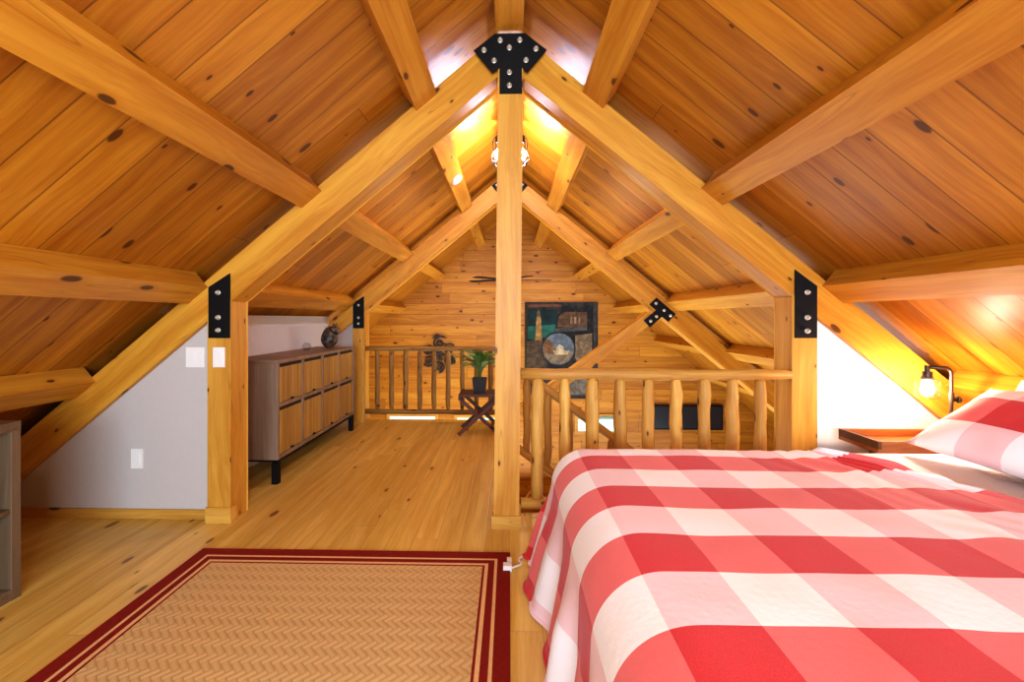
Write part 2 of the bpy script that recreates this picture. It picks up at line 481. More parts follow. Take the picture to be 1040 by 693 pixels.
# ------------------------------------------------------------------ steel plates
def plate(name, label, poly, y, bolts, br=0.0135):
    t = thing(name, label, 'bracket', (sum(p[0] for p in poly)/len(poly), y, min(p[1] for p in poly)), 0, 'bolted steel brackets')
    obj('plate', prism(bmesh.new(), poly, y-0.008, y), M_black, t, bevel=0.0015)
    for bxx, bz in bolts:
        M = Matrix.Translation((bxx, y-0.008, bz)) @ Matrix.Rotation(PI/2, 4, 'X')
        bm = lathe(bmesh.new(), [(br*1.15, 0), (br*1.15, 0.003), (br*0.95, 0.004), (br*0.95, 0.012), (br*0.5, 0.017), (br*0.45, 0.024), (0.002, 0.026)], 10)
        obj('bolt', bm, M_bolt, t, M)
    return t
def pk(x, y): return ((x/6.3+470-518)*2.6734/450+0.0, 1.25+(323.9-y/6.3)*2.6734/450)
yk = B[0]-0.036
peak = [(-0.212, 2.846), (-0.086, 2.943), (0.094, 2.943), (0.221, 2.843), (0.108, 2.711), (0.074, 2.744), (0.076, 2.588), (-0.058, 2.588), (-0.058, 2.742), (-0.100, 2.711)]
plate('steel_bracket', 'large black peak bracket with nine bolts on top of the centre post', peak, yk,
      [pk(*p) for p in ((245, 288), (368, 288), (303, 335), (143, 348), (470, 345), (207, 415), (407, 415), (303, 490), (303, 572))])
plate('steel_bracket', 'black slant-topped bracket with three bolts on the left near post, above a white switch',
      [(-1.839, 1.132), (-1.839, 1.443), (-1.707, 1.527), (-1.707, 1.132)], B[0]-0.005, [(-1.777, 1.410), (-1.777, 1.258), (-1.777, 1.180)])
plate('steel_bracket', 'black slant-topped bracket with three bolts on the right near post',
      [(1.815, 1.136), (1.815, 1.443), (1.688, 1.540), (1.688, 1.136)], B[0]-0.005, [(1.757, 1.406), (1.757, 1.258), (1.757, 1.178)])
plate('steel_bracket', 'black slant-topped bracket with three bolts on the far post behind the dresser',
      [(-1.880, 1.136), (-1.880, 1.439), (-1.748, 1.522), (-1.748, 1.136)], B[1]-0.005, [(-1.815, 1.412), (-1.815, 1.262), (-1.815, 1.19)])
plate('steel_bracket', 'black T-shaped bracket with five bolts on the far right rafter',
      [(1.741, 1.5), (1.967, 1.305), (1.878, 1.212), (1.805, 1.275), (1.665, 1.147), (1.591, 1.231), (1.735, 1.352), (1.657, 1.418)], B[1]-0.001,
      [(1.735, 1.432), (1.83, 1.35), (1.905, 1.285), (1.74, 1.277), (1.672, 1.222)], 0.016)
plate('steel_bracket', 'far black peak bracket half hidden behind the centre post', [(p[0], p[1]-0.005) for p in peak], B[1]-0.002,
      [pk(*p) for p in ((245, 288), (368, 288), (303, 335), (143, 348), (470, 345), (207, 415), (407, 415), (303, 490), (303, 572))])

# ------------------------------------------------------------------ log railings
def log_bm(L, r, seed, tenon=True, seg=12, round_end=False):
    rs = random.Random(seed)
    n = 9
    pts, rad = [], []
    if tenon:
        pts.append((0, 0, 0)); rad.append(r*0.45)
    for i in range(n):
        f = i/(n-1)
        x = (0.02 + f*(L-0.04)) if tenon else f*L
        e = 1.0
        pts.append((x, rs.uniform(-1, 1)*r*0.10, rs.uniform(-1, 1)*r*0.10))
        rad.append(r*(1.0+rs.uniform(-0.1, 0.1))*(0.86 if tenon and i in (0, n-1) else 1))
    if tenon:
        pts.append((L, 0, 0)); rad.append(r*0.45)
    return tube(bmesh.new(), pts, rad, seg)
UP = Matrix.Rotation(-PI/2, 4, 'Y')     # local x -> world z
def railing(label, y, xa, xb, zt, zb, xs, rt, rb, seed, mat):
    t = thing('log_railing', label, 'railing', ((xa+xb)/2, y, 0), 0, 'log railings')
    obj('top_rail', log_bm(xb-xa, rt, seed, False, 14), mat, t, Matrix.Translation((xa, y, zt)), smooth=True)
    obj('bottom_rail', log_bm(xb-xa, rt*0.95, seed+1, False, 14), mat, t, Matrix.Translation((xa, y, zb)), smooth=True)
    for i, x in enumerate(xs):
        obj('baluster', log_bm(zt-zb-rt*1.3, rb*random.Random(seed+i).uniform(0.92, 1.08), seed+5+i), mat, t, Matrix.Translation((x, y, zb+rt*0.7)) @ UP, smooth=True)
    return t
railing('near log railing of peeled logs between the centre post and the right post', B[0]+0.02, 0.070, 1.678, 0.915, 0.13,
        [0.170+0.1665*i for i in range(9)], 0.034, 0.0355, 20, M_log)
M_log2 = wood('backlit_log', lin(176, 132, 84), lin(142, 98, 58), lin(90, 56, 30), 0.55, knots=0.8, kscale=(1.6, 3.0), varr=0.3)  # darker log tone, backlit shade put into the colour
railing('far log railing of thin backlit logs between the far post and the plant stand', B[1]+0.06, -1.748, -0.07, 0.887, 0.122,
        [-1.604+0.1725*i for i in range(9)], 0.031, 0.030, 60, M_log2)

# stair going down to the right behind the near railing
ys = 3.42
t = thing('stair_railing', 'sloping log handrail of the stair going down behind the near railing', 'railing', (0.1, ys, 0))
sl = 0.727
def diag(x0, z0, x1, r, seed):
    L = (x1-x0)*math.sqrt(1+sl*sl)
    return log_bm(L, r, seed, False, 12), Matrix.Translation((x0, ys, z0)) @ Matrix.Rotation(math.atan(sl), 4, 'Y')
bm, M = diag(0.02, 0.90, 2.1, 0.032, 91); obj('handrail', bm, M_log, t, M, smooth=True)
bm, M = diag(0.02, 0.285, 2.1, 0.03, 92); obj('bottom_rail', bm, M_log, t, M, smooth=True)
for i in range(12):
    x = 0.135+0.162*i
    z0 = 0.285-sl*(x-0.02); z1 = 0.90-sl*(x-0.02)
    obj('baluster', log_bm(z1-z0-0.03, 0.031, 95+i), M_log, t, Matrix.Translation((x, ys, z0+0.015)) @ UP, smooth=True)
t = thing('staircase', 'pine stair descending to the right from the loft edge behind the near railing', 'stairs', (0.2, 3.1, -1.0))
for yy in (2.92, 3.36):
    Ls = 3.4
    obj('stringer', BX(0, Ls, -0.02, 0.02, -0.13, 0.13), M_beam, t, Matrix.Translation((0.10, yy, -0.14)) @ Matrix.Rotation(math.atan(sl), 4, 'Y'))
for i in range(11):
    obj('tread', BX(0.11+i*0.25, 0.11+i*0.25+0.27, 2.94, 3.34, -0.20-i*0.182-0.04, -0.20-i*0.182), M_floor, t)

# ------------------------------------------------------------------ electrics
def wall_plate(name, label, x, y, z, w, h, gangs):
    t = thing(name, label, 'switch' if 'switch' in name else 'outlet', (x, y, z))
    obj('cover_plate', BX(x-w/2, x+w/2, y-0.006, y, z-h/2, z+h/2), M_plastic, t, bevel=0.003)
    for g in range(gangs):
        cx = x + (g-(gangs-1)/2)*0.046
        obj('rocker' if 'switch' in name else 'socket_face', BX(cx-0.017, cx+0.017, y-0.010, y-0.006, z-0.034, z+0.034), M_plastic, t, bevel=0.002)
    return t
wall_plate('light_switch', 'white double rocker switch on the grey wall, left of the post', -1.962, B[0]+0.05, 1.009, 0.118, 0.125, 2)
wall_plate('light_switch', 'white single rocker switch mounted on the left pine post', -1.776, B[0]-0.004, 1.014, 0.074, 0.122, 1)
wall_plate('wall_outlet', 'white electrical outlet low on the grey wall', -2.335, B[0]+0.05, 0.372, 0.074, 0.122, 1)

# ------------------------------------------------------------------ dresser
t = thing('dresser', 'long grey-brown dresser with eight slatted doors on black metal legs, against the left knee wall', 'dresser', (-1.95, 4.1, 0))
xf, xk, y0, y1, z0, z1 = -1.742, -2.165, 3.29, 4.94, 0.185, 0.937
fr_t = 0.028
bm = bmesh.new(); bx(bm, xk, xf, y0, y1, z1-fr_t, z1); obj('top', bm, M_dres, t, bevel=0.003)
for yy in (y0, y1-fr_t):
    M = Matrix.Translation((0, yy, z0)) @ UP
    bm = BX(xk, xf, yy, yy+fr_t, z0, z1-fr_t); bmesh.ops.transform(bm, matrix=M.inverted(), verts=bm.verts)
    obj('side_panel', bm, M_dres, t, M, bevel=0.002)
obj('base_panel', BX(xk, xf, y0+fr_t, y1-fr_t, z0, z0+0.03), M_dres, t)
obj('back_panel', BX(xk, xk+0.012, y0+fr_t, y1-fr_t, z0+0.03, z1-fr_t), M_darkgap, t)
obj('middle_rail', BX(xk+0.012, xf, y0+fr_t, y1-fr_t, 0.578, 0.606), M_dres, t)
cols = 4
wcol = (y1-y0-2*fr_t)/cols
for k in range(1, cols):
    yc = y0+fr_t+k*wcol
    obj('divider', BX(xk+0.012, xf-0.002, yc-0.011, yc+0.011, z0+0.03, z1-fr_t), M_dres, t)
for k in range(cols):
    ya = y0+fr_t+k*wcol+0.014; yb = ya+wcol-0.028
    for zl, zh in ((0.609, 0.906-0.028), (z0+0.033, 0.575-0.028)):
        d = obj('door', BX(xf-0.028, xf-0.008, ya, yb, zl, zh), M_door, t)
        tag(d, 'tan vertically slatted door')
        obj('finger_slot', BX(xf-0.03, xf-0.02, ya, yb, zh, zh+0.026), M_darkgap, d)
        obj('pull', BX(xf-0.008, xf+0.006, (ya+yb)/2-0.014, (ya+yb)/2+0.014, zl+0.002, zl+0.014), M_black, d, bevel=0.002)
obj('leg_frame', BX(xk+0.02, xf-0.004, y0+0.03, y1-0.03, z0-0.024, z0), M_black, t)
for xx in (xk+0.02, xf-0.05):
    for yy in (y0+0.0, y1-0.055):
        tag(obj('leg', BX(xx, xx+0.046, yy+0.002, yy+0.05, 0, z0-0.02 if False else z0-0.024), M_black, t, bevel=0.002), 'black square metal leg')

# figurine on the dresser: rounded crouching animal with two ears
fx, fy, fz = -1.90, 4.62, z1
bm = bmesh.new()
bmesh.ops.create_uvsphere(bm, u_segments=24, v_segments=16, radius=1)
for v in bm.verts:
    z = (v.co.z+1)/2
    wv = 0.095*(1.0-0.22*z) if z > 0.35 else 0.095*(0.80+0.38*z)
    v.co = Vector((v.co.x*wv + 0.012*z, v.co.y*wv*1.0, max(0.0, z*0.235-0.004)))
bm2 = bm
tf = thing('animal_figurine', 'dark mottled rounded animal figurine with pointed ears standing on the dresser', 'figurine', (fx, fy, fz))
obj('body', bm2, M_fig, tf, Matrix.Translation((fx, fy, fz+0.001)), smooth=True)
bm = bmesh.new(); bmesh.ops.create_uvsphere(bm, u_segments=20, v_segments=14, radius=0.062)
obj('head', bm, M_fig, tf, Matrix.Translation((fx+0.05, fy+0.0, fz+0.188)) @ Matrix.Diagonal((1.05, 0.95, 0.85, 1)), smooth=True)
for e in (-1, 1):
    bm = bmesh.new(); bmesh.ops.create_cone(bm, cap_ends=True, segments=10, radius1=0.024, radius2=0.003, depth=0.05)
    obj('ear', bm, M_fig, tf, Matrix.Translation((fx+0.062, fy+e*0.034, fz+0.245)) @ Matrix.Rotation(0.35, 4, 'Y') @ Matrix.Rotation(-e*0.3, 4, 'X'), smooth=True)
bm = lathe(bmesh.new(), [(0.022, 0), (0.034, 0.012), (0.042, 0.035), (0.040, 0.055), (0.026, 0.072), (0.022, 0.078)], 18)
tag(obj('glass_jar', bm, glass('smoky_glass', (0.86, 0.86, 0.88, 1), 0.08), None, Matrix.Translation((-1.98, 4.28, z1+0.001)), smooth=True), 'small round clear glass jar on the dresser beside the dark figurine', 'jar')

# ------------------------------------------------------------------ plant stand and palm
sx, sy, sh = -0.325, 4.86, 0.445
t = thing('plant_stand', 'dark reddish wooden folding stand with crossed legs, holding the potted palm', 'stand', (sx, sy, 0))
for k in range(6):
    yy = sy-0.17+k*0.064
    obj('top_slat', BX(sx-0.215, sx+0.215, yy, yy+0.048, sh-0.028, sh), M_stool, t, bevel=0.003)
for e in (-1, 1):
    obj('side_rail', BX(sx+e*0.20-0.016, sx+e*0.20+0.016, sy-0.18, sy+0.215, sh-0.062, sh-0.029), M_stool, t, bevel=0.003)
def bar_xz(x0, z0, x1, z1, y, w=0.036, th=0.024):
    L = math.hypot(x1-x0, z1-z0)
    return BX(0, L, -th/2, th/2, -w/2, w/2), Matrix.Translation((x0, y, z0)) @ Matrix.Rotation(-math.atan2(z1-z0, x1-x0), 4, 'Y')
for yy, e in ((sy-0.165, 1), (sy-0.138, -1), (sy+0.175, 1), (sy+0.202, -1)):
    bm, M = bar_xz(sx-e*0.215, 0.018, sx+e*0.19, sh-0.066, yy)
    obj('leg', bm, M_stool, t, M, bevel=0.003)
for e in (-1, 1):
    obj('stretcher', BX(sx+e*0.14-0.012, sx+e*0.14+0.012, sy-0.15, sy+0.19, 0.075, 0.10), M_stool, t)
px_, py_ = sx+0.0, sy
tp = thing('potted_palm', 'small green palm in a black square pot on the folding stand', 'plant', (px_, py_, sh))
bm = bmesh.new()
v0 = [bm.verts.new(p) for p in ((-.062,-.062,0),(.062,-.062,0),(.062,.062,0),(-.062,.062,0))]
v1 = [bm.verts.new(p) for p in ((-.078,-.078,.155),(.078,-.078,.155),(.078,.078,.155),(-.078,.078,.155))]
v2 = [bm.verts.new(p) for p in ((-.068,-.068,.155),(.068,-.068,.155),(.068,.068,.155),(-.068,.068,.155))]
v3 = [bm.verts.new(p) for p in ((-.066,-.066,.135),(.066,-.066,.135),(.066,.066,.135),(-.066,.066,.135))]
bm.faces.new(v0[::-1])
for a_, b_ in ((v0, v1), (v1, v2), (v2, v3)):
    for i in range(4): bm.faces.new((a_[i], a_[(i+1)%4], b_[(i+1)%4], b_[i]))
obj('pot', bm, M_pot, tp, Matrix.Translation((px_, py_, sh+0.001)))
obj('soil', BX(px_-.066, px_+.066, py_-.066, py_+.066, sh+.128, sh+.137), M_soil, tp)
rs = random.Random(5)
bm = bmesh.new(); bs = bmesh.new()
nf = 24
for k in range(nf):
    an = 2*PI*k*0.382 + rs.uniform(-.2, .2)
    ln = rs.uniform(0.13, 0.30); hh = rs.uniform(0.24, 0.42)
    pts = []
    for i in range(12):
        f = i/11
        r_ = 0.012 + ln*f**1.9
        z_ = 0.14 + hh*(1.5*f-0.62*f*f) - 0.05*f**4
        pts.append(Vector((r_*math.cos(an), r_*math.sin(an), z_)))
    tube(bs, pts, [0.0045*(1-0.75*i/11) for i in range(12)], 5)
    for i in range(15, 40):
        f = i/40
        j = min(10, int(f*11)); g_ = f*11-j
        p = pts[j].lerp(pts[j+1], g_)
        d = (pts[j+1]-pts[j]).normalized()
        s_ = d.cross(Vector((0, 0, 1))).normalized()
        ll = 0.115*math.sin(PI*(0.12+0.8*(f-0.35)/0.65))
        for e in (-1, 1):
            tip = p + (s_*e*0.75 + d*0.85 + Vector((0, 0, -0.12))).normalized()*ll
            w_ = d*0.0042
            a_ = bm.verts.new(p-w_); b_ = bm.verts.new(p+w_); m_ = p.lerp(tip, 0.5)+Vector((0, 0, 0.006))
            c_ = bm.verts.new(m_+w_); d_ = bm.verts.new(m_-w_); e_ = bm.verts.new(tip)
            bm.faces.new((a_, b_, c_, d_)); bm.faces.new((d_, c_, e_))
obj('frond_stems', bs, M_stem, tp, Matrix.Translation((px_, py_, sh)), smooth=True)
tag(obj('fronds', bm, M_leaf, tp, Matrix.Translation((px_, py_, sh))), 'feathery arching green fronds')

# ------------------------------------------------------------------ cubby shelf at left edge
t = thing('cubby_shelf', 'grey-brown open cubby shelf at the left edge under the roof slope', 'shelf', (-2.38, 1.5, 0))
X0, X1, Y0, Y1, ZT = -2.53, -2.205, 0.95, 1.945, 0.79
for yy in (Y0, Y1-0.04):
    M = Matrix.Translation((0, yy, 0)) @ UP
    bm = BX(X0, X1, yy, yy+0.04, 0, ZT-0.04); bmesh.ops.transform(bm, matrix=M.inverted(), verts=bm.verts)
    obj('side_panel', bm, M_shelf, t, M, bevel=0.002)
obj('top', BX(X0, X1, Y0, Y1, ZT-0.04, ZT), M_shelf, t, bevel=0.002)
obj('bottom', BX(X0, X1, Y0+0.04, Y1-0.04, 0.0, 0.05), M_shelf, t)
obj('shelf', BX(X0+0.01, X1-0.004, Y0+0.04, Y1-0.04, 0.385, 0.405), M_shelf, t)
obj('divider', BX(X0+0.01, X1-0.004, (Y0+Y1)/2-0.01, (Y0+Y1)/2+0.01, 0.05, ZT-0.04), M_shelf, t)
obj('back_panel', BX(X0, X0+0.01, Y0+0.04, Y1-0.04, 0.05, ZT-0.04), M_shelf_in, t)

# ------------------------------------------------------------------ rug
def rug_mat():
    t = NT('woven_rug')
    ob = t.sep(t.n('ShaderNodeTexCoord').outputs['Object'])
    W, L = 1.660/2, 2.46/2
    e = t.math('MINIMUM', t.math('SUBTRACT', W, t.math('ABSOLUTE', ob[0])), t.math('SUBTRACT', L, t.math('ABSOLUTE', ob[1])))
    r2 = math.sqrt(0.5)
    x = t.math('MULTIPLY', t.math('ADD', ob[0], ob[1]), r2/0.027); y = t.math('MULTIPLY', t.math('SUBTRACT', ob[0], ob[1]), r2/0.027)
    # herringbone: strands of length 3, stepping one cell per row
    fx = t.math('FLOOR', x); fy = t.math('FLOOR', y)
    k = t.math('FLOORED_MODULO', t.math('SUBTRACT', fx, fy), 4.0)
    hor = t.math('LESS_THAN', k, 2.0)
    frx = t.math('FRACT', x); fry = t.math('FRACT', y)
    c1 = t.math('MULTIPLY', t.math('SINE', t.math('MULTIPLY', fry, PI)), hor)
    c2 = t.math('MULTIPLY', t.math('SINE', t.math('MULTIPLY', frx, PI)), t.math('SUBTRACT', 1.0, hor))
    bmp = t.math('ADD', c1, c2)
    fine = t.noise(t.xyz(t.math('MULTIPLY', ob[0], 220.0), t.math('MULTIPLY', ob[1], 220.0), 0.0), 1.0, 2)
    big = t.noise(t.xyz(ob[0], ob[1], 0.0), 2.5, 2)
    f = t.math('ADD', t.math('MULTIPLY', t.math('POWER', bmp, 0.6), 0.75), t.math('MULTIPLY', hor, 0.2))
    field = t.mix(f, lin(172, 132, 80), lin(214, 182, 128))
    field = t.mix(t.math('MULTIPLY', fine, 0.35), field, lin(196, 146, 84))
    maroon = t.mix(fine, lin(112, 24, 18), lin(142, 38, 26)); cream = lin(222, 178, 122)
    def lt(v): return t.math('LESS_THAN', e, v)
    col = t.mix(lt(0.138), field, maroon)
    col = t.mix(lt(0.127), col, cream)
    col = t.mix(lt(0.110), col, maroon)
    col = t.mix(lt(0.079), col, cream)
    col = t.mix(lt(0.065), col, maroon)
    return t.bsdf(col, 0.85, bump=t.math('ADD', bmp, t.math('MULTIPLY', fine, 0.4)), bstr=0.25, bdist=0.004, spec=0.15)
rx0, rx1, ryf, ryn = -1.656, 0.004, 2.356, -0.104
tag(obj('area_rug', BX(-(rx1-rx0)/2, (rx1-rx0)/2, -(ryf-ryn)/2, (ryf-ryn)/2, 0, 0.007), rug_mat(), None, Matrix.Translation(((rx0+rx1)/2, (ryf+ryn)/2, 0.001)), bevel=0.002),
    'tan woven rug with striped maroon border on the pine floor beside the bed', 'rug')

# ------------------------------------------------------------------ bed
XA, XB, YN, YF = 0.24, 2.40, 0.40, 2.28
t = thing('bed', 'wide wooden bed with a grey headboard under the right roof slope', 'bed', (1.3, 1.3, 0))
obj('bed_frame', BX(XA+0.08, XB, YN+0.04, YF-0.04, 0.16, 0.30), M_head, t, bevel=0.005)
for xx in (XA+0.12, XB-0.12):
    for yy in (YN+0.1, YF-0.16):
        obj('leg', BX(xx, xx+0.07, yy, yy+0.07, 0, 0.16), M_head, t)
Mh = Matrix.Translation((XB+0.01, YN, 0)) @ RZ
obj('headboard', BX(-0.02, 2.08-YN, -0.05, -0.005, 0.30, 1.0), M_head, t, Mh, bevel=0.006)
for yy in (YN-0.02, 2.05):
    obj('headboard_post', BX(XB+0.012, XB+0.072, yy, yy+0.065, 0.0, 1.085), M_head, t, bevel=0.006)
# mattress with rounded edges
bm = BX(XA+0.10, XB-0.002, YN+0.08, YF-0.03, 0.302, 0.580)
tag(obj('mattress', bm, M_sheet, None, bevel=0.05, seg=4, smooth=True), 'mattress with white sheet showing between the checked comforter and pillow', 'mattress')

def comforter():
    bm = bmesh.new(); uvl = bm.loops.layers.uv.new('UVMap')
    zt = 0.598
    xe, yfe, yne = 0.40, 2.225, 0.52       # where the flat top starts to turn down
    R1 = 0.19                              # foot rounding
    rs = random.Random(3)
    def noise(x, y): 
        from mathutils import noise as nz
        return nz.noise(Vector((x, y, 0.3)))
    NX, NY = 120, 110
    u0, u1 = xe-0.75, 1.88
    v0, v1 = yne-0.50, yfe+0.55
    def pos(u, v):
        du = max(0, xe-u)
        dv = max(0, v-yfe); dn = max(0, yne-v)
        dy = dv if dv > 0 else dn
        cx = max(u, xe); cy = min(max(v, yne), yfe)
        d = (du**3+dy**3)**(1/3)
        if d < 1e-9:
            x, y, z = cx, cy, zt
        else:
            hx = -du; hy = (dv-dn)
            h = math.hypot(hx, hy); hx /= h; hy /= h
            foot = abs(hx)
            R = R1*foot**2 + 0.09*(1-foot**2)
            arc = R*PI/2
            if d < arc:
                a = d/R; out = R*math.sin(a); drop = R*(1-math.cos(a))
            else:
                ex = d-arc
                # folds: ripple along the hem growing downwards
                al = (v if foot > 0.7 else u)
                if 0.2 < foot < 0.95 and du > 0 and dy > 0: al = v+ (1-foot)*0.6
                rip = 0.026*math.sin(al*13.0+1.0)+0.014*math.sin(al*31.0+0.5)
                fl = (0.13+0.15*max(0, min(1, (cy-1.35)/0.75))) if foot > 0.4 else 0.05
                out = R + ex*fl + rip*min(1, ex/0.2)
                drop = R + ex*math.sqrt(1-fl*fl)
            x = cx+hx*out; y = cy+hy*out; z = zt-drop
        # loft and wrinkles on top
        k = 1.0 if z > 0.3 else 0.0
        puff = 0.010*noise(u*2.2, v*2.2) + 0.005*noise(u*6, v*6)
        hd = max(0, (u-1.15)/0.7)
        # gathers near the head end, ridges running away from the viewer
        gath = 0.012*hd*math.sin((u*1.0+0.35*v+0.12*noise(u*3, v*3))*58) + 0.018*hd*noise(u*9, v*2)
        far = max(0, (v-1.7)/0.4)
        z += k*(puff + gath*(0.4+0.9*min(1, far)))
        # head end is pulled back at the far corner
        if u > 1.5 and z > 0.4:
            pull = -0.32*max(0, min(1, (v-1.55)/0.68))**1.3 + 0.03*noise(v*4, 2.2)
            x += (u-1.5)/(u1-1.5)*pull
        z = max(z, 0.018)
        return (x, y, z)
    g = [[None]*(NY+1) for _ in range(NX+1)]
    uvs = {}
    for i in range(NX+1):
        for j in range(NY+1):
            u = u0+(u1-u0)*i/NX; v = v0+(v1-v0)*j/NY
            w = bm.verts.new(pos(u, v)); g[i][j] = w; uvs[w] = (u, v)
    for i in range(NX):
        for j in range(NY):
            f = bm.faces.new((g[i][j], g[i+1][j], g[i+1][j+1], g[i][j+1])); f.smooth = True
            for l in f.loops: l[uvl].uv = uvs[l.vert]
    me = bpy.data.meshes.new('comforter'); bm.to_mesh(me); bm.free()
    o = link('comforter', me, M_ging)
    s = o.modifiers.new('Solidify', 'SOLIDIFY'); s.thickness = 0.014; s.offset = -1
    sb = o.modifiers.new('Subdivision', 'SUBSURF'); sb.levels = 1; sb.render_levels = 1
    return tag(o, 'red and white gingham comforter spread over the bed, hanging down at the foot', 'comforter')
comforter()

def pillow(name, label, w, h, th, M, mat, seed):
    """w along local y, h along local x"""
    from mathutils import noise as nz
    bm = bmesh.new(); uvl = bm.loops.layers.uv.new('UVMap')
    N = 28
    uvs = {}
    def mk(side):
        g = []
        for i in range(N+1):
            row = []
            for j in range(N+1):
                a = -1+2*i/N; b = -1+2*j/N
                t_ = (max(0, 1-abs(a)**2.6)*max(0, 1-abs(b)**2.6))**0.55
                # sides draw in a little between the corners
                x = a*h/2*(1-0.05*(1-b*b)); y = b*w/2*(1-0.05*(1-a*a))
                z = side*th/2*t_ + 0.008*nz.noise(Vector((a*2.5+seed, b*2.5, side)))*t_*2
                v = bm.verts.new((x, y, z)); row.append(v); uvs[v] = (y+w/2, x+h/2)
            g.append(row)
        for i in range(N):
            for j in range(N):
                q = (g[i][j], g[i+1][j], g[i+1][j+1], g[i][j+1])
                f = bm.faces.new(q if side > 0 else q[::-1]); f.smooth = True
                for l in f.loops: l[uvl].uv = uvs[l.vert]
    mk(1); mk(-1)
    bmesh.ops.remove_doubles(bm, verts=[v for v in bm.verts], dist=1e-5)
    me = bpy.data.meshes.new(name); bm.to_mesh(me); bm.free()
    return tag(link(name, me, mat, None, M), label, 'pillow')
Mp = Matrix.Translation((2.19, 1.905, 0.765)) @ Matrix.Rotation(math.radians(-33), 4, 'Y')
pillow('pillow', 'red and white gingham pillow leaning at the head of the bed', 0.74, 0.50, 0.17, Mp, M_ging_p, 1)
Mp2 = Matrix.Translation((2.315, 1.84, 0.775)) @ Matrix.Rotation(math.radians(-52), 4, 'Y')
pillow('pillow', 'white pillow behind the gingham pillow, only its top edge showing', 0.70, 0.46, 0.13, Mp2, M_sheet, 4)

# ------------------------------------------------------------------ bedside table and lamp
t = thing('tray_table', 'reddish brown tray table with raised rim in the corner beyond the bed', 'table', (2.25, 2.49, 0))
tx0, tx1, ty0, ty1, tz = 1.93, 2.56, 2.37, 2.65, 0.565
obj('tray', BX(tx0, tx1, ty0, ty1, tz-0.02, tz), M_table, t)
obj('rim', BX(tx0, tx0+0.018, ty0, ty1, tz, tz+0.042), M_tabdark, t)
obj('rim', BX(tx0+0.018, tx1, ty1-0.018, ty1, tz, tz+0.042), M_table, t)
obj('rim', BX(tx0+0.018, tx1, ty0, ty0+0.018, tz, tz+0.042), M_table, t)
for xx in (tx0+0.16, tx1-0.06):
    for yy in (ty0+0.10, ty1-0.06):
        obj('leg', BX(xx, xx+0.04, yy, yy+0.04, 0, tz-0.02), M_tabdark, t)

lx, ly = 2.40, 2.47
t = thing('table_lamp', 'bent dark pipe lamp with glowing bulb in a clear glass jar on the tray table', 'lamp', (lx, ly, tz+0.001))
obj('base', lathe(bmesh.new(), [(0.06, 0), (0.06, 0.012), (0.03, 0.018), (0.022, 0.035)], 20), M_pipe, t, Matrix.Translation((lx, ly, tz+0.001)), smooth=False)
zt_ = 0.985
bxp = lx-0.128
path = [(lx, ly, tz+0.02), (lx, ly, 0.8), (lx, ly, zt_-0.035)]
path = path + [(lx-0.035*(1-math.cos(a)), ly, zt_-0.035+0.035*math.sin(a)) for a in (0.4, 0.8, 1.2, PI/2)] + [(bxp+0.012, ly, zt_)]
obj('pipe', tube(bmesh.new(), path, 0.0085, 10), M_pipe, t, smooth=True)
obj('pipe_fitting', lathe(bmesh.new(), [(0.013, 0), (0.013, 0.05)], 12), M_pipe, t, Matrix.Translation((lx, ly, 0.80)))
obj('valve_knob', lathe(bmesh.new(), [(0.008, 0), (0.008, 0.02), (0.018, 0.022), (0.018, 0.03), (0.006, 0.033)], 12), M_pipe, t, Matrix.Translation((lx+0.01, ly, 0.81)) @ Matrix.Rotation(PI/2, 4, 'Y'))
obj('socket', lathe(bmesh.new(), [(0.012, 0.012), (0.012, -0.02), (0.022, -0.022), (0.022, -0.05), (0.028, -0.052), (0.028, -0.066), (0.02, -0.067)], 16), M_pipe, t, Matrix.Translation((bxp, ly, zt_)))
zb_ = 0.875
M_bulb = emission('lamp_bulb_glow', (1.0, 0.74, 0.56, 1), 440)
obj('bulb', lathe(bmesh.new(), [(0.010, 0.045), (0.014, 0.03), (0.024, 0.012), (0.029, -0.008), (0.026, -0.028), (0.014, -0.041), (0.002, -0.045)], 16), M_bulb, t, Matrix.Translation((bxp, ly, zb_)), smooth=True)
obj('glass_jar_shade', lathe(bmesh.new(), [(0.03, 0.055), (0.05, 0.045), (0.054, 0.03), (0.054, -0.045), (0.045, -0.058), (0.002, -0.06)], 24, caps=False), M_glass, t, Matrix.Translation((bxp, ly, zb_)), smooth=True)

# small white adapter with lead on the floor at the foot of the bed
t = thing('power_adapter', 'small white plug and lead lying on the floor by the foot of the bed', 'plug', (0.03, 2.19, 0))
obj('plug_body', BX(-0.03, 0.012, 2.185, 2.22, 0.001, 0.03), M_plastic, t, bevel=0.005)
obj('plug_body', BX(-0.012, 0.012, 2.25, 2.28, 0.001, 0.024), M_plastic, t, bevel=0.004)
obj('lead', tube(bmesh.new(), smooth_path([(0.01, 2.20, 0.012), (0.06, 2.25, 0.006), (0.05, 2.29, 0.006), (0.09, 2.34, 0.006), (0.22, 2.40, 0.006)]), 0.005, 8), M_plastic, t, smooth=True)

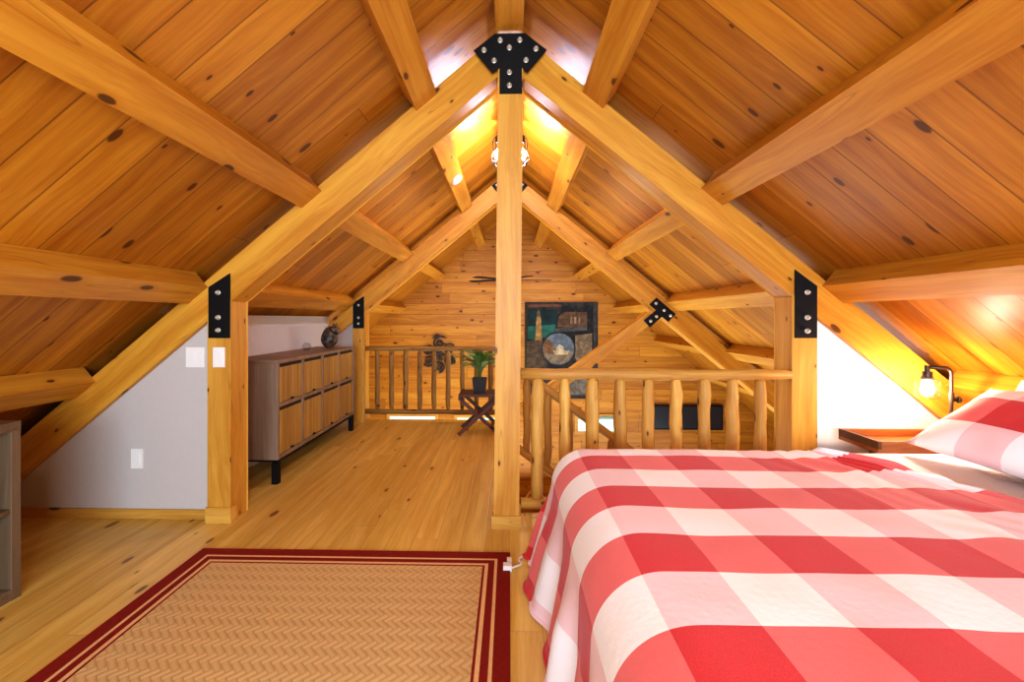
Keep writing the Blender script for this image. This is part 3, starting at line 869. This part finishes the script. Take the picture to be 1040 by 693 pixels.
# ------------------------------------------------------------------ ridge light
t = thing('ridge_light', 'cage ceiling light hanging from the ridge behind the centre post', 'ceiling light', (0.0, 3.9, 2.948))
LY = 3.9
obj('canopy', lathe(bmesh.new(), [(0.055, 0), (0.06, -0.012), (0.03, -0.025)], 20), M_black, t, Matrix.Translation((0, LY, 2.948)))
obj('stem', tube(bmesh.new(), [(0, LY, 2.93), (0, LY, 2.86)], 0.008, 8), M_black, t)
obj('crossbar', tube(bmesh.new(), [(-0.10, LY, 2.855), (0.13, LY, 2.855)], 0.009, 8), M_black, t)
M_cbulb = emission('ridge_bulb_glow', (1.0, 0.96, 1.22, 1), 700)
for e, cx in ((-1, -0.10), (1, 0.115)):
    obj('lamp_holder', lathe(bmesh.new(), [(0.02, 0.01), (0.02, -0.05), (0.014, -0.055)], 12), M_black, t, Matrix.Translation((cx, LY, 2.85)))
    bm = bmesh.new()
    prof = [(0.03, 0.0), (0.045, -0.03), (0.042, -0.09), (0.032, -0.115), (0.052, -0.16), (0.058, -0.19), (0.032, -0.24)]
    for k in range(6):
        an = 2*PI*k/6
        tube(bm, [(r_*math.cos(an), r_*math.sin(an), z_) for r_, z_ in prof], 0.0035, 5)
    for r_, z_ in (prof[0], prof[3], prof[5], prof[6]):
        tube(bm, [(r_*math.cos(2*PI*k/18), r_*math.sin(2*PI*k/18), z_) for k in range(19)], 0.0035, 5, caps=False)
    obj('wire_cage', bm, M_black, t, Matrix.Translation((cx, LY, 2.845)))
    obj('bulb', lathe(bmesh.new(), [(0.01, 0.05), (0.014, 0.03), (0.026, 0.01), (0.03, -0.01), (0.024, -0.03), (0.01, -0.04), (0.001, -0.041)], 14), M_cbulb, t, Matrix.Translation((cx, LY, 2.695)), smooth=True)

# small round fitting on the uppermost left purlin
F = slope_frame(-1)
Pp = F.inverted() @ Vector((-0.4995, 0, A-SL*0.4995-0.0397))
tag(obj('smoke_detector', lathe(bmesh.new(), [(0.058, 0), (0.058, -0.018), (0.045, -0.03), (0.02, -0.033), (0.001, -0.033)], 22), M_plastic, None, F @ Matrix.Translation((Pp.x, 4.15, Pp.z)), smooth=False),
    'small round white detector under the uppermost left purlin', 'smoke detector')

# ------------------------------------------------------------------ ceiling fan
fy_ = 6.3; fz_ = 1.80
t = thing('ceiling_fan', 'black ceiling fan with thin blades hanging before the gable wall', 'fan', (-0.02, fy_, fz_))
obj('rod', tube(bmesh.new(), [(-0.02, fy_, fz_+0.10), (-0.02, fy_, 2.948)], 0.013, 10), M_black, t)
obj('motor', lathe(bmesh.new(), [(0.03, 0.12), (0.085, 0.09), (0.10, 0.03), (0.095, -0.02), (0.05, -0.045), (0.002, -0.05)], 24), M_black, t, Matrix.Translation((-0.02, fy_, fz_)))
for k in range(5):
    an = 2*PI*k/5 + 0.17
    bm = bmesh.new()
    pts = [(0.08, -0.03), (0.2, -0.055), (0.58, -0.065), (0.62, -0.05), (0.62, 0.05), (0.58, 0.065), (0.2, 0.055), (0.08, 0.03)]
    a_ = [bm.verts.new((p[0], p[1], 0)) for p in pts]; b_ = [bm.verts.new((p[0], p[1], 0.008)) for p in pts]
    bm.faces.new(a_[::-1]); bm.faces.new(b_)
    for i in range(8): bm.faces.new((a_[i], a_[(i+1) % 8], b_[(i+1) % 8], b_[i]))
    obj('blade', bm, M_black, t, Matrix.Translation((-0.02, fy_, fz_)) @ Matrix.Rotation(an, 4, 'Z') @ Matrix.Rotation(0.07, 4, 'X'))

# ------------------------------------------------------------------ gable wall decor
# nautical tapestry
def flat(poly, y, th=0.004): return prism(bmesh.new(), poly, y-th, y)
t = thing('wall_tapestry', 'large dark nautical tapestry with lighthouse and round boat scene on the gable wall', 'tapestry', (0.92, YG, -0.17))
tx0, tx1, tz0, tz1 = 0.277, 1.57, -0.169, 1.547
cloth = obj('cloth', BX(tx0, tx1, YG-0.02, YG-0.004, tz0, tz1), mottled('tapestry_dark', lin(26, 28, 34), lin(58, 56, 52), 5, 0.9), t)
tw, thh = tx1-tx0, tz1-tz0
def TX(px, py): return (tx0+(px-533)/(607-533)*tw, tz1-(py-307)/(406-307)*thh)
def tp_(name, pts, col, layer, a=8, b=None):
    return obj(name, flat([TX(*p) for p in pts], YG-0.02-layer*0.003), mottled('tapestry_'+name, tuple(c*0.55 for c in col[:3])+(1,), col, a, 0.9), t)
tp_('border_band', [(535, 309), (570, 309), (570, 312), (535, 312)], lin(120, 78, 62), 1)
tp_('border_edge', [(533.5, 308), (535.5, 308), (535.5, 404), (533.5, 404)], lin(70, 62, 52), 1)
tp_('border_edge', [(602.5, 308), (605.5, 308), (605.5, 404), (602.5, 404)], lin(70, 68, 66), 1)
tp_('night_sky', [(537, 315), (566, 315), (566, 345), (537, 345)], lin(22, 50, 54), 1, 4)
tp_('sea', [(536, 332), (564, 330), (562, 347), (536, 345)], lin(40, 104, 92), 2, 4)
lt = tp_('lighthouse', [(543.5, 346), (544.8, 322), (549.2, 322), (550.5, 346)], lin(176, 138, 84), 3)
tp_('lantern_room', [(545.4, 322), (545.4, 317), (547, 314.5), (548.6, 317), (548.6, 322)], lin(120, 108, 80), 3)
tp_('shrubs', [(535, 347), (552, 344), (558, 362), (553, 374), (535, 376)], lin(92, 76, 60), 2, 12)
tp_('house', [(567, 322), (573, 317), (596, 317), (596, 333), (566, 333)], lin(104, 78, 58), 2, 14)
for wx in (579, 583, 587):
    tp_('house_window', [(wx, 322), (wx+2.2, 322), (wx+2.2, 329), (wx, 329)], lin(150, 128, 100), 3)
tp_('wharf', [(564, 334), (596, 332), (596, 336), (564, 338)], lin(84, 84, 84), 3)
tp_('plank_building', [(584, 341), (601, 339), (601, 372), (588, 372), (584, 364)], lin(134, 116, 92), 2, 10)
tp_('dock', [(536, 378), (602, 376), (602, 404), (536, 404)], lin(66, 62, 60), 1, 9)
tp_('rope_coil', [(566, 384), (600, 380), (602, 390), (598, 402), (572, 402)], lin(120, 112, 100), 2, 16)
mc = TX(567, 355)
def disc(r, sx_=1.0, n=36, z0=-9, z1=9):
    return [(mc[0]+r*sx_*math.cos(2*PI*k/n), mc[1]+max(z0, min(z1, r*math.sin(2*PI*k/n)))) for k in range(n)]
def mcol(name, poly, col, layer): return obj(name, flat(poly, YG-0.02-layer*0.003), mottled('tapestry_'+name, tuple(c*0.6 for c in col[:3])+(1,), col, 9, 0.9), t)
mcol('medallion_rim', disc(0.305), lin(52, 48, 46), 4)
mcol('medallion_sky', disc(0.28), lin(108, 122, 136), 5)
mcol('medallion_shore', [(mc[0]+p[0], mc[1]+p[1]) for p in ((-0.26, 0.1), (-0.2, 0.19), (-0.12, 0.12), (-0.05, -0.02), (-0.1, -0.2), (-0.2, -0.19), (-0.27, -0.06))], lin(130, 96, 66), 6)
mcol('medallion_water', [(mc[0]+p[0], mc[1]+p[1]) for p in ((-0.24, -0.08), (0.26, -0.06), (0.2, -0.18), (0.1, -0.25), (-0.1, -0.25), (-0.2, -0.18))], lin(138, 122, 98), 7)
mcol('boat_hull', [(mc[0]+p[0], mc[1]+p[1]) for p in ((-0.1, -0.03), (0.2, -0.03), (0.15, -0.1), (-0.06, -0.1))], lin(206, 186, 150), 8)
mcol('boat_cabin', [(mc[0]+p[0], mc[1]+p[1]) for p in ((-0.04, -0.03), (0.1, -0.03), (0.08, 0.04), (0.02, 0.09), (-0.03, 0.04))], lin(216, 200, 170), 8)

# wrought scroll ornament
ox_, oz_ = -1.255, 0.60
t = thing('scroll_wall_ornament', 'dark wrought metal scroll ornament on the gable wall, seen through the far railing', 'wall ornament', (ox_, YG, 0.3))
def spiral(cx, cz, r, a0, turns, sgn):
    return [(cx+r*(1-0.8*f)*math.cos(a0+sgn*2*PI*turns*f), YG-0.025, cz+r*(1-0.8*f)*math.sin(a0+sgn*2*PI*turns*f)) for f in [i/26 for i in range(27)]]
for k in range(6):
    an = PI/2 + 2*PI*k/6
    cx, cz = ox_+0.19*math.cos(an)*1.1, oz_+0.19*math.sin(an)*1.1
    bm = bmesh.new()
    tube(bm, spiral(cx, cz, 0.105, an, 1.6, 1), 0.017, 6)
    tube(bm, spiral(cx+0.02, cz-0.02, 0.07, an+PI, 1.2, -1), 0.014, 6)
    obj('scroll', bm, M_iron, t, smooth=True)
for k in range(6):
    an = 2*PI*k/6
    bm = bmesh.new()
    bmesh.ops.create_uvsphere(bm, u_segments=10, v_segments=8, radius=1)
    obj('petal', bm, M_iron, t, Matrix.Translation((ox_+0.06*math.cos(an), YG-0.03, oz_+0.06*math.sin(an))) @ Matrix.Rotation(-an, 4, 'Y') @ Matrix.Diagonal((0.06, 0.018, 0.032, 1)), smooth=True)
obj('top_leaf', prism(bmesh.new(), [(ox_-0.13, 0.90), (ox_-0.08, 0.955), (ox_, 0.965), (ox_+0.09, 0.945), (ox_+0.14, 0.90), (ox_, 0.915)], YG-0.03, YG-0.012), M_iron, t)

# dark flat panel low on the gable wall at right
t = thing('flat_screen', 'dark flat television screen low on the gable wall behind the near railing', 'television', (3.05, YG, -0.7))
obj('screen_bezel', BX(2.52, 3.74, YG-0.06, YG-0.001, -0.70, -0.27), M_black, t, bevel=0.006)
obj('display', BX(2.545, 3.715, YG-0.064, YG-0.060, -0.675, -0.295), M_screen, t)

# windows of the lower floor
M_day = emission('daylight_pane', (0.66, 1.0, 0.88, 1), 1.25)
M_frame = plain('teal_window_trim', lin(120, 168, 160), 0.5)
M_wframe = M_trim
for i, (a_, b_, zt) in enumerate(((-2.14, -1.33, -0.50), (-0.93, -0.25, -0.52), (1.22, 1.96, -0.49))):
    w = obj(f'window_{i+1}', BX(a_-0.06, b_+0.06, YG-0.03, YG-0.002, (-1.6 if i < 2 else -0.80), zt+0.05), M_wframe, None)
    bm = BX(a_, b_, YG-0.034, YG-0.03, (-1.5 if i < 2 else -0.74), zt)
    struct(w); obj('pane', bm, M_day, w)
    if i == 2: obj('shade', BX(a_, b_, YG-0.05, YG-0.036, zt-0.035, zt+0.0), M_frame, w)

# ------------------------------------------------------------------ lights
def area(name, loc, rot, size, sizey, power, col):
    l = bpy.data.lights.new(name, 'AREA'); l.shape = 'RECTANGLE'; l.size = size; l.size_y = sizey; l.energy = power; l.color = col
    o = bpy.data.objects.new(name, l); C.objects.link(o); o.location = loc; o.rotation_euler = rot
    return o
def point(name, loc, power, col, r=0.06):
    l = bpy.data.lights.new(name, 'POINT'); l.energy = power; l.color = col; l.shadow_soft_size = r
    o = bpy.data.objects.new(name, l); C.objects.link(o); o.location = loc
    return o
area('daylight_behind', (0.2, -2.35, 1.35), (math.radians(90), 0, 0), 3.0, 1.5, 268, (0.61, 0.83, 1.06))
point('near_ridge_lamp', (0.0, -0.5, 2.40), 40, (0.92, 0.95, 0.85), 0.10)
area('lower_floor_glow', (1.9, 4.9, -1.6), (math.radians(180), 0, 0), 3.4, 4.0, 150, (0.78, 0.92, 1.0))
area('lower_floor_glow', (-1.0, 6.8, -1.6), (math.radians(180), 0, 0), 3.0, 1.6, 60, (0.95, 0.97, 0.9))
point('gable_fill_light', (0.1, 5.75, 1.15), 30, (0.97, 0.92, 0.75), 0.2)  # added fill to brighten the gable end, no fixture here
w = bpy.data.worlds.new('World'); S.world = w; w.use_nodes = True
w.node_tree.nodes['Background'].inputs[0].default_value = (1.0, 0.9, 0.78, 1); w.node_tree.nodes['Background'].inputs[1].default_value = 0.3

# ------------------------------------------------------------------ camera and look
cam = bpy.data.cameras.new('camera'); co = bpy.data.objects.new('camera', cam); C.objects.link(co)
cam.sensor_width = 36; cam.sensor_fit = 'HORIZONTAL'; cam.lens = 450/1040*36
cam.shift_x = (520-505.467)/1040; cam.shift_y = -(346.5-323.905)/1040
co.location = (0, 0, H); co.rotation_euler = (PI/2, 0, 0.0262)
cam.clip_start = 0.05
S.camera = co
S.view_settings.view_transform = 'Standard'
S.view_settings.look = 'Medium High Contrast'
S.view_settings.exposure = 0.12
